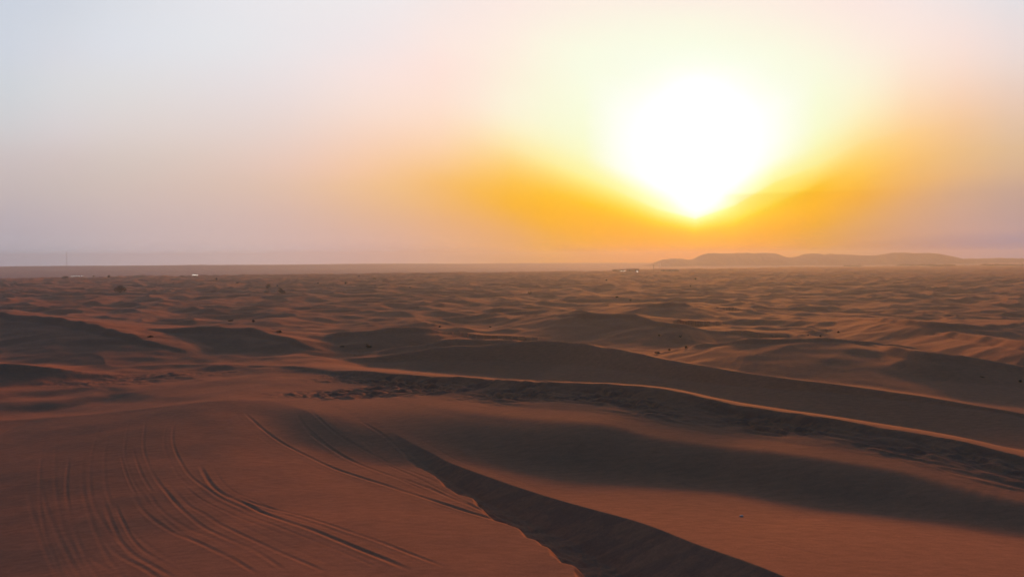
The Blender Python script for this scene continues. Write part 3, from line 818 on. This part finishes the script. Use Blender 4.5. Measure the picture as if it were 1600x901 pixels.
# ------------------------------------------------------------------ off-road cars
PAINT = simple_mat('white_paint', (.62, .61, .59), .35, .03, 1.0)
GLASS = simple_mat('dark_glass', (.02, .022, .025), .1, .1, 1.0)
RUBBER = simple_mat('tyre_rubber', (.02, .02, .02), .9, .1, 4.0)
ALLOY = simple_mat('wheel_alloy', (.45, .45, .45), .4, .1, 4.0, .8)
TRIM = simple_mat('dark_trim', (.04, .04, .04), .6, .1, 4.0)
LAMP, _nt, _b = new_mat('headlamp', .2)
_b.inputs['Emission Color'].default_value = (1, .93, .82, 1); _b.inputs['Emission Strength'].default_value = 14
LAMP_DIM, _nt, _b = new_mat('headlamp_dim', .2)
_b.inputs['Emission Color'].default_value = (1, .93, .82, 1); _b.inputs['Emission Strength'].default_value = 3
def make_suv(label, lit):
    t = thing('off_road_car', label, 'car', group='off-road cars on the far dunes')
    bm = bmesh.new()   # nose points to -y
    add_prism(bm, [(-2.35,.5),(-2.4,.75),(-2.3,1.02),(-1.05,1.16),(-.45,1.78),(.1,1.88),(1.9,1.86),(2.3,1.2),(2.38,.75),(2.3,.45),(1.95,.42),(1.85,.7),(1.5,.88),(1.15,.7),(1.05,.42),(-1.0,.42),(-1.1,.7),(-1.45,.88),(-1.8,.7),(-1.9,.42)], -.93, .93)
    bmesh.ops.bevel(bm, geom=[e for e in bm.edges if abs(e.verts[0].co.x-e.verts[1].co.x) < .01], offset=.06, segments=2, affect='EDGES')
    obj('body', bm, PAINT, t)
    bm = bmesh.new(); add_prism(bm, [(-1.02,1.215),(-.53,1.72),(-.51,1.69),(-1.0,1.19)], -.78, .78)
    for v in bm.verts: v.co.y -= .035; v.co.z += .02
    obj('windscreen', bm, GLASS, t)
    for s in (-1, 1):
        bm = bmesh.new(); add_prism(bm, [(-.75,1.2),(-.38,1.66),(.05,1.74),(1.75,1.72),(1.98,1.2)], s*.925, s*.945)
        obj('side_window', bm, GLASS, t)
        for yy in (-1.45, 1.5):
            bm = bmesh.new(); add_tube(bm, [(s*.66, yy, .4), (s*.94, yy, .4)], [.4, .4], 18)
            w = obj('wheel', bm, RUBBER, t)
            bm = bmesh.new(); add_tube(bm, [(s*.9, yy, .4), (s*.955, yy, .4)], [.25, .23], 14)
            obj('rim', bm, ALLOY, w)
        bm = bmesh.new(); add_tube(bm, [(s*.68, -2.30, .84), (s*.68, -2.46, .84)], [.2, .18], 14)
        obj('headlight', bm, LAMP if lit else ALLOY, t)
        bm = bmesh.new(); add_box(bm, (s*1.06, -.72, 1.22), (.22, .12, .16), .03)
        obj('wing_mirror', bm, PAINT, t)
    bm = bmesh.new(); add_box(bm, (0, -2.41, .83), (.9, .08, .2), .02); obj('grille', bm, TRIM, t)
    bm = bmesh.new(); add_box(bm, (0, -2.42, .55), (1.8, .14, .2), .04); obj('bumper', bm, TRIM, t)
    bm = bmesh.new()
    add_box(bm, (0, .85, 1.93), (1.5, 1.9, .08), .02)
    obj('roof_rack', bm, TRIM, t)
    return t
CARS = [
 (113,428.6,'leftmost white car of the row parked on the far dune edge by the mast'),
 (118,428.4,'second white car from the left in the row parked by the mast'),
 (123,428.6,'third white car from the left in the row parked by the mast'),
 (128,428.4,'rightmost white car of the row parked on the far dune edge by the mast'),
 (303,431,'left car of the close pair with bright headlamps on the far left dunes'),
 (306.8,431.2,'right car of the close pair with bright headlamps on the far left dunes'),
 (970.5,424.2,'leftmost of three cars with headlamps at the hazy camp below the sun'),
 (975,425,'middle car of the three with headlamps at the hazy camp below the sun'),
 (995.4,425,'rightmost, brightest car of the three with headlamps at the hazy camp'),
]
H = hits([(a, b) for a, b, _ in CARS], 1150)
suv = None
for i, ((px, py, label), (x, y, z)) in enumerate(zip(CARS, H)):
    rz = -math.atan2(x, y) + RS.uniform(-.15, .15)
    print('car', i, round(x), round(y), round(z, 1))
    if suv is None:
        suv = make_suv(label, True); suv.location = (x, y, z+.15); suv.rotation_euler.z = rz
    else:
        c = dup(suv, label, (x, y, z+.15), rz)
    root = suv if i == 0 else c
    for ch in root.children:
        if ch.name.startswith('headlight'):
            ch.material_slots[0].link = 'OBJECT'
            ch.material_slots[0].material = LAMP_DIM if i < 4 else LAMP

# ------------------------------------------------------------------ camp sheds in the haze
WALL = simple_mat('camp_wall', (.34, .24, .18), .9, .15, .5)
ROOF = simple_mat('camp_roof', (.27, .2, .16), .9, .15, .5)
def shed(label, px0, px1, py, h):
    (xa, ya, za), = hits([((px0+px1)/2, py)])
    L = (px1-px0)/F*math.hypot(xa, ya); rz = -math.atan2(xa, ya)
    t = thing('camp_shed', label, 'shed', (xa, ya, za), rz, 'long sheds of the distant camp')
    bm = bmesh.new(); add_box(bm, (0, 0, h*.35-.5), (L, 7, h*.7+1)); w = obj('wall', bm, WALL, t)
    bm = bmesh.new(); add_prism(bm, [(-4.3, h*.68), (0, h), (4.3, h*.68), (4.3, h*.72), (0, h+.15), (-4.3, h*.72)], -L/2-.6, L/2+.6)
    obj('roof', bm, ROOF, t)
    n = max(2, int(L/9))
    for k in range(n):
        bm = bmesh.new(); add_box(bm, (-L/2+(k+.5)*L/n, -3.52, 1.1), (1.6, .1, 2.1)); obj('doorway', bm, GLASS, t)
shed('long low shed at the left end of the hazy camp under the sun', 957, 975, 423.6, 2.6)
shed('long low shed in the middle of the hazy camp, between two headlamps', 979, 998, 423.2, 3.4)
shed('long low shed at the right of the camp, beyond the short mast', 1033, 1060, 423.6, 2.6)

# ------------------------------------------------------------------ masts and towers
STEEL = simple_mat('grey_steel', (.22, .2, .2), .6, .1, 1.0, .3)
PALE = simple_mat('pale_render', (.8, .76, .7), .7, .05, .3)
def mast(label, px, py_base, py_top, wide):
    (x, y, z), = hits([(px, py_base)])
    h = (py_base-py_top)/F*math.hypot(x, y)
    t = thing('lattice_mast', label, 'mast', (x, y, z), -math.atan2(x, y))
    bm = bmesh.new()
    L = [[Vector((sx*wide*(1-.75*k/12), sy*wide*(1-.75*k/12), h*k/12)) for sx, sy in ((-1, -1), (1, -1), (1, 1), (-1, 1))] for k in range(13)]
    for c in range(4):
        add_tube(bm, [l[c] for l in L], [.16]*13, 5)
        for k in range(12):
            add_tube(bm, [L[k][c], L[k+1][(c+1) % 4]], [.09, .09], 4)
            add_tube(bm, [L[k][c], L[k][(c+1) % 4]], [.08, .08], 4)
    obj('lattice', bm, STEEL, t)
    bm = bmesh.new(); add_tube(bm, [(0, 0, h-.2), (0, 0, h*1.08)], [.14, .06], 6); obj('antenna', bm, STEEL, t)
    bm = bmesh.new(); add_box(bm, (0, 0, .1), (wide*3.2, wide*3.2, 1.0), .1); obj('footing', bm, WALL, t)
    print('mast', round(x), round(y), round(h))
mast('tall thin grey mast rising above the hazy skyline on the far left', 104.5, 420.5, 397.5, 1.1)
mast('short grey mast in the orange haze between the camp sheds', 1021.3, 423, 414, .5)
def tower(label, px, py_base, py_top):
    (x, y, z), = hits([(px, py_base)])
    d = math.hypot(x, y); h = (py_base-py_top)/F*d
    t = thing('tank_tower', label, 'tower', (x, y, z), -math.atan2(x, y), 'pale towers under the hills')
    bm = bmesh.new(); add_tube(bm, [(0, 0, -.5), (0, 0, h*.3), (0, 0, h*.62)], [1.0, .75, .75], 12); obj('shaft', bm, PALE, t, True)
    bm = bmesh.new(); add_tube(bm, [(0, 0, h*.58), (0, 0, h*.68), (0, 0, h*.95), (0, 0, h)], [.75, 1.0, 1.0, .4], 14); obj('tank', bm, PALE, t)
tower('left one of two slim pale towers below the left end of the hills', 1029.4, 417.5, 411)
tower('right one of two slim pale towers below the left end of the hills', 1031.6, 417.5, 411)

# ------------------------------------------------------------------ far belt of trees, one mass
def tree_belt():
    R = random.Random(9); bm = bmesh.new()
    spans = [(1404, 1492, 415.5), (1536, 1640, 415), (1322, 1348, 416.5)]
    for a, b, py in spans:
        ps = hits([(p, py+R.uniform(-.5, .3)) for p in np.arange(a, b, 3.0)])
        for x, y, z in ps:
            hgt = R.uniform(2.5, 6.5)
            for _ in range(60):
                an = R.uniform(0, 6.28); rr = R.uniform(0, 1)**.5*5
                zz = hgt*R.uniform(.1, 1)*(1-.1*rr)
                p = Vector((x+rr*math.cos(an)*1.3, y+rr*math.sin(an), z+zz))
                u = Vector((R.uniform(-1, 1), R.uniform(-1, 1), R.uniform(-1, 1))).normalized()*R.uniform(.4, 1.0)
                w = u.cross(Vector((R.uniform(-1, 1), R.uniform(-1, 1), R.uniform(-1, 1)))).normalized()*R.uniform(.3, .7)
                bm.faces.new([bm.verts.new(p+k) for k in (-u, w, u, -w)])
    o = obj('tree_belt', bm, LEAF); o['kind'] = 'stuff'
tree_belt()

# ------------------------------------------------------------------ pale stone on the near slope
def stone():
    (x, y, z), = hits([(1158.5, 806)])
    bm = bmesh.new(); bmesh.ops.create_icosphere(bm, subdivisions=3, radius=1)
    for v in bm.verts:
        p = v.co.copy(); k = 1+.25*float(noise(np.array([p.x*1.6+p.z]), np.array([p.y*1.6-p.z]), 301)[0])
        v.co = Vector((p.x*.16*k, p.y*.13*k, p.z*.06*k+.035))
    o = obj('stone', bm, simple_mat('pale_stone', (.72, .5, .37), .8, .15, 12), smooth=True)
    o.location = (x, y, z); o.rotation_euler = (.05, -.12, .4)
    tag(o, 'small pale stone lying alone on the smooth sand slope at lower right', 'stone')
stone()
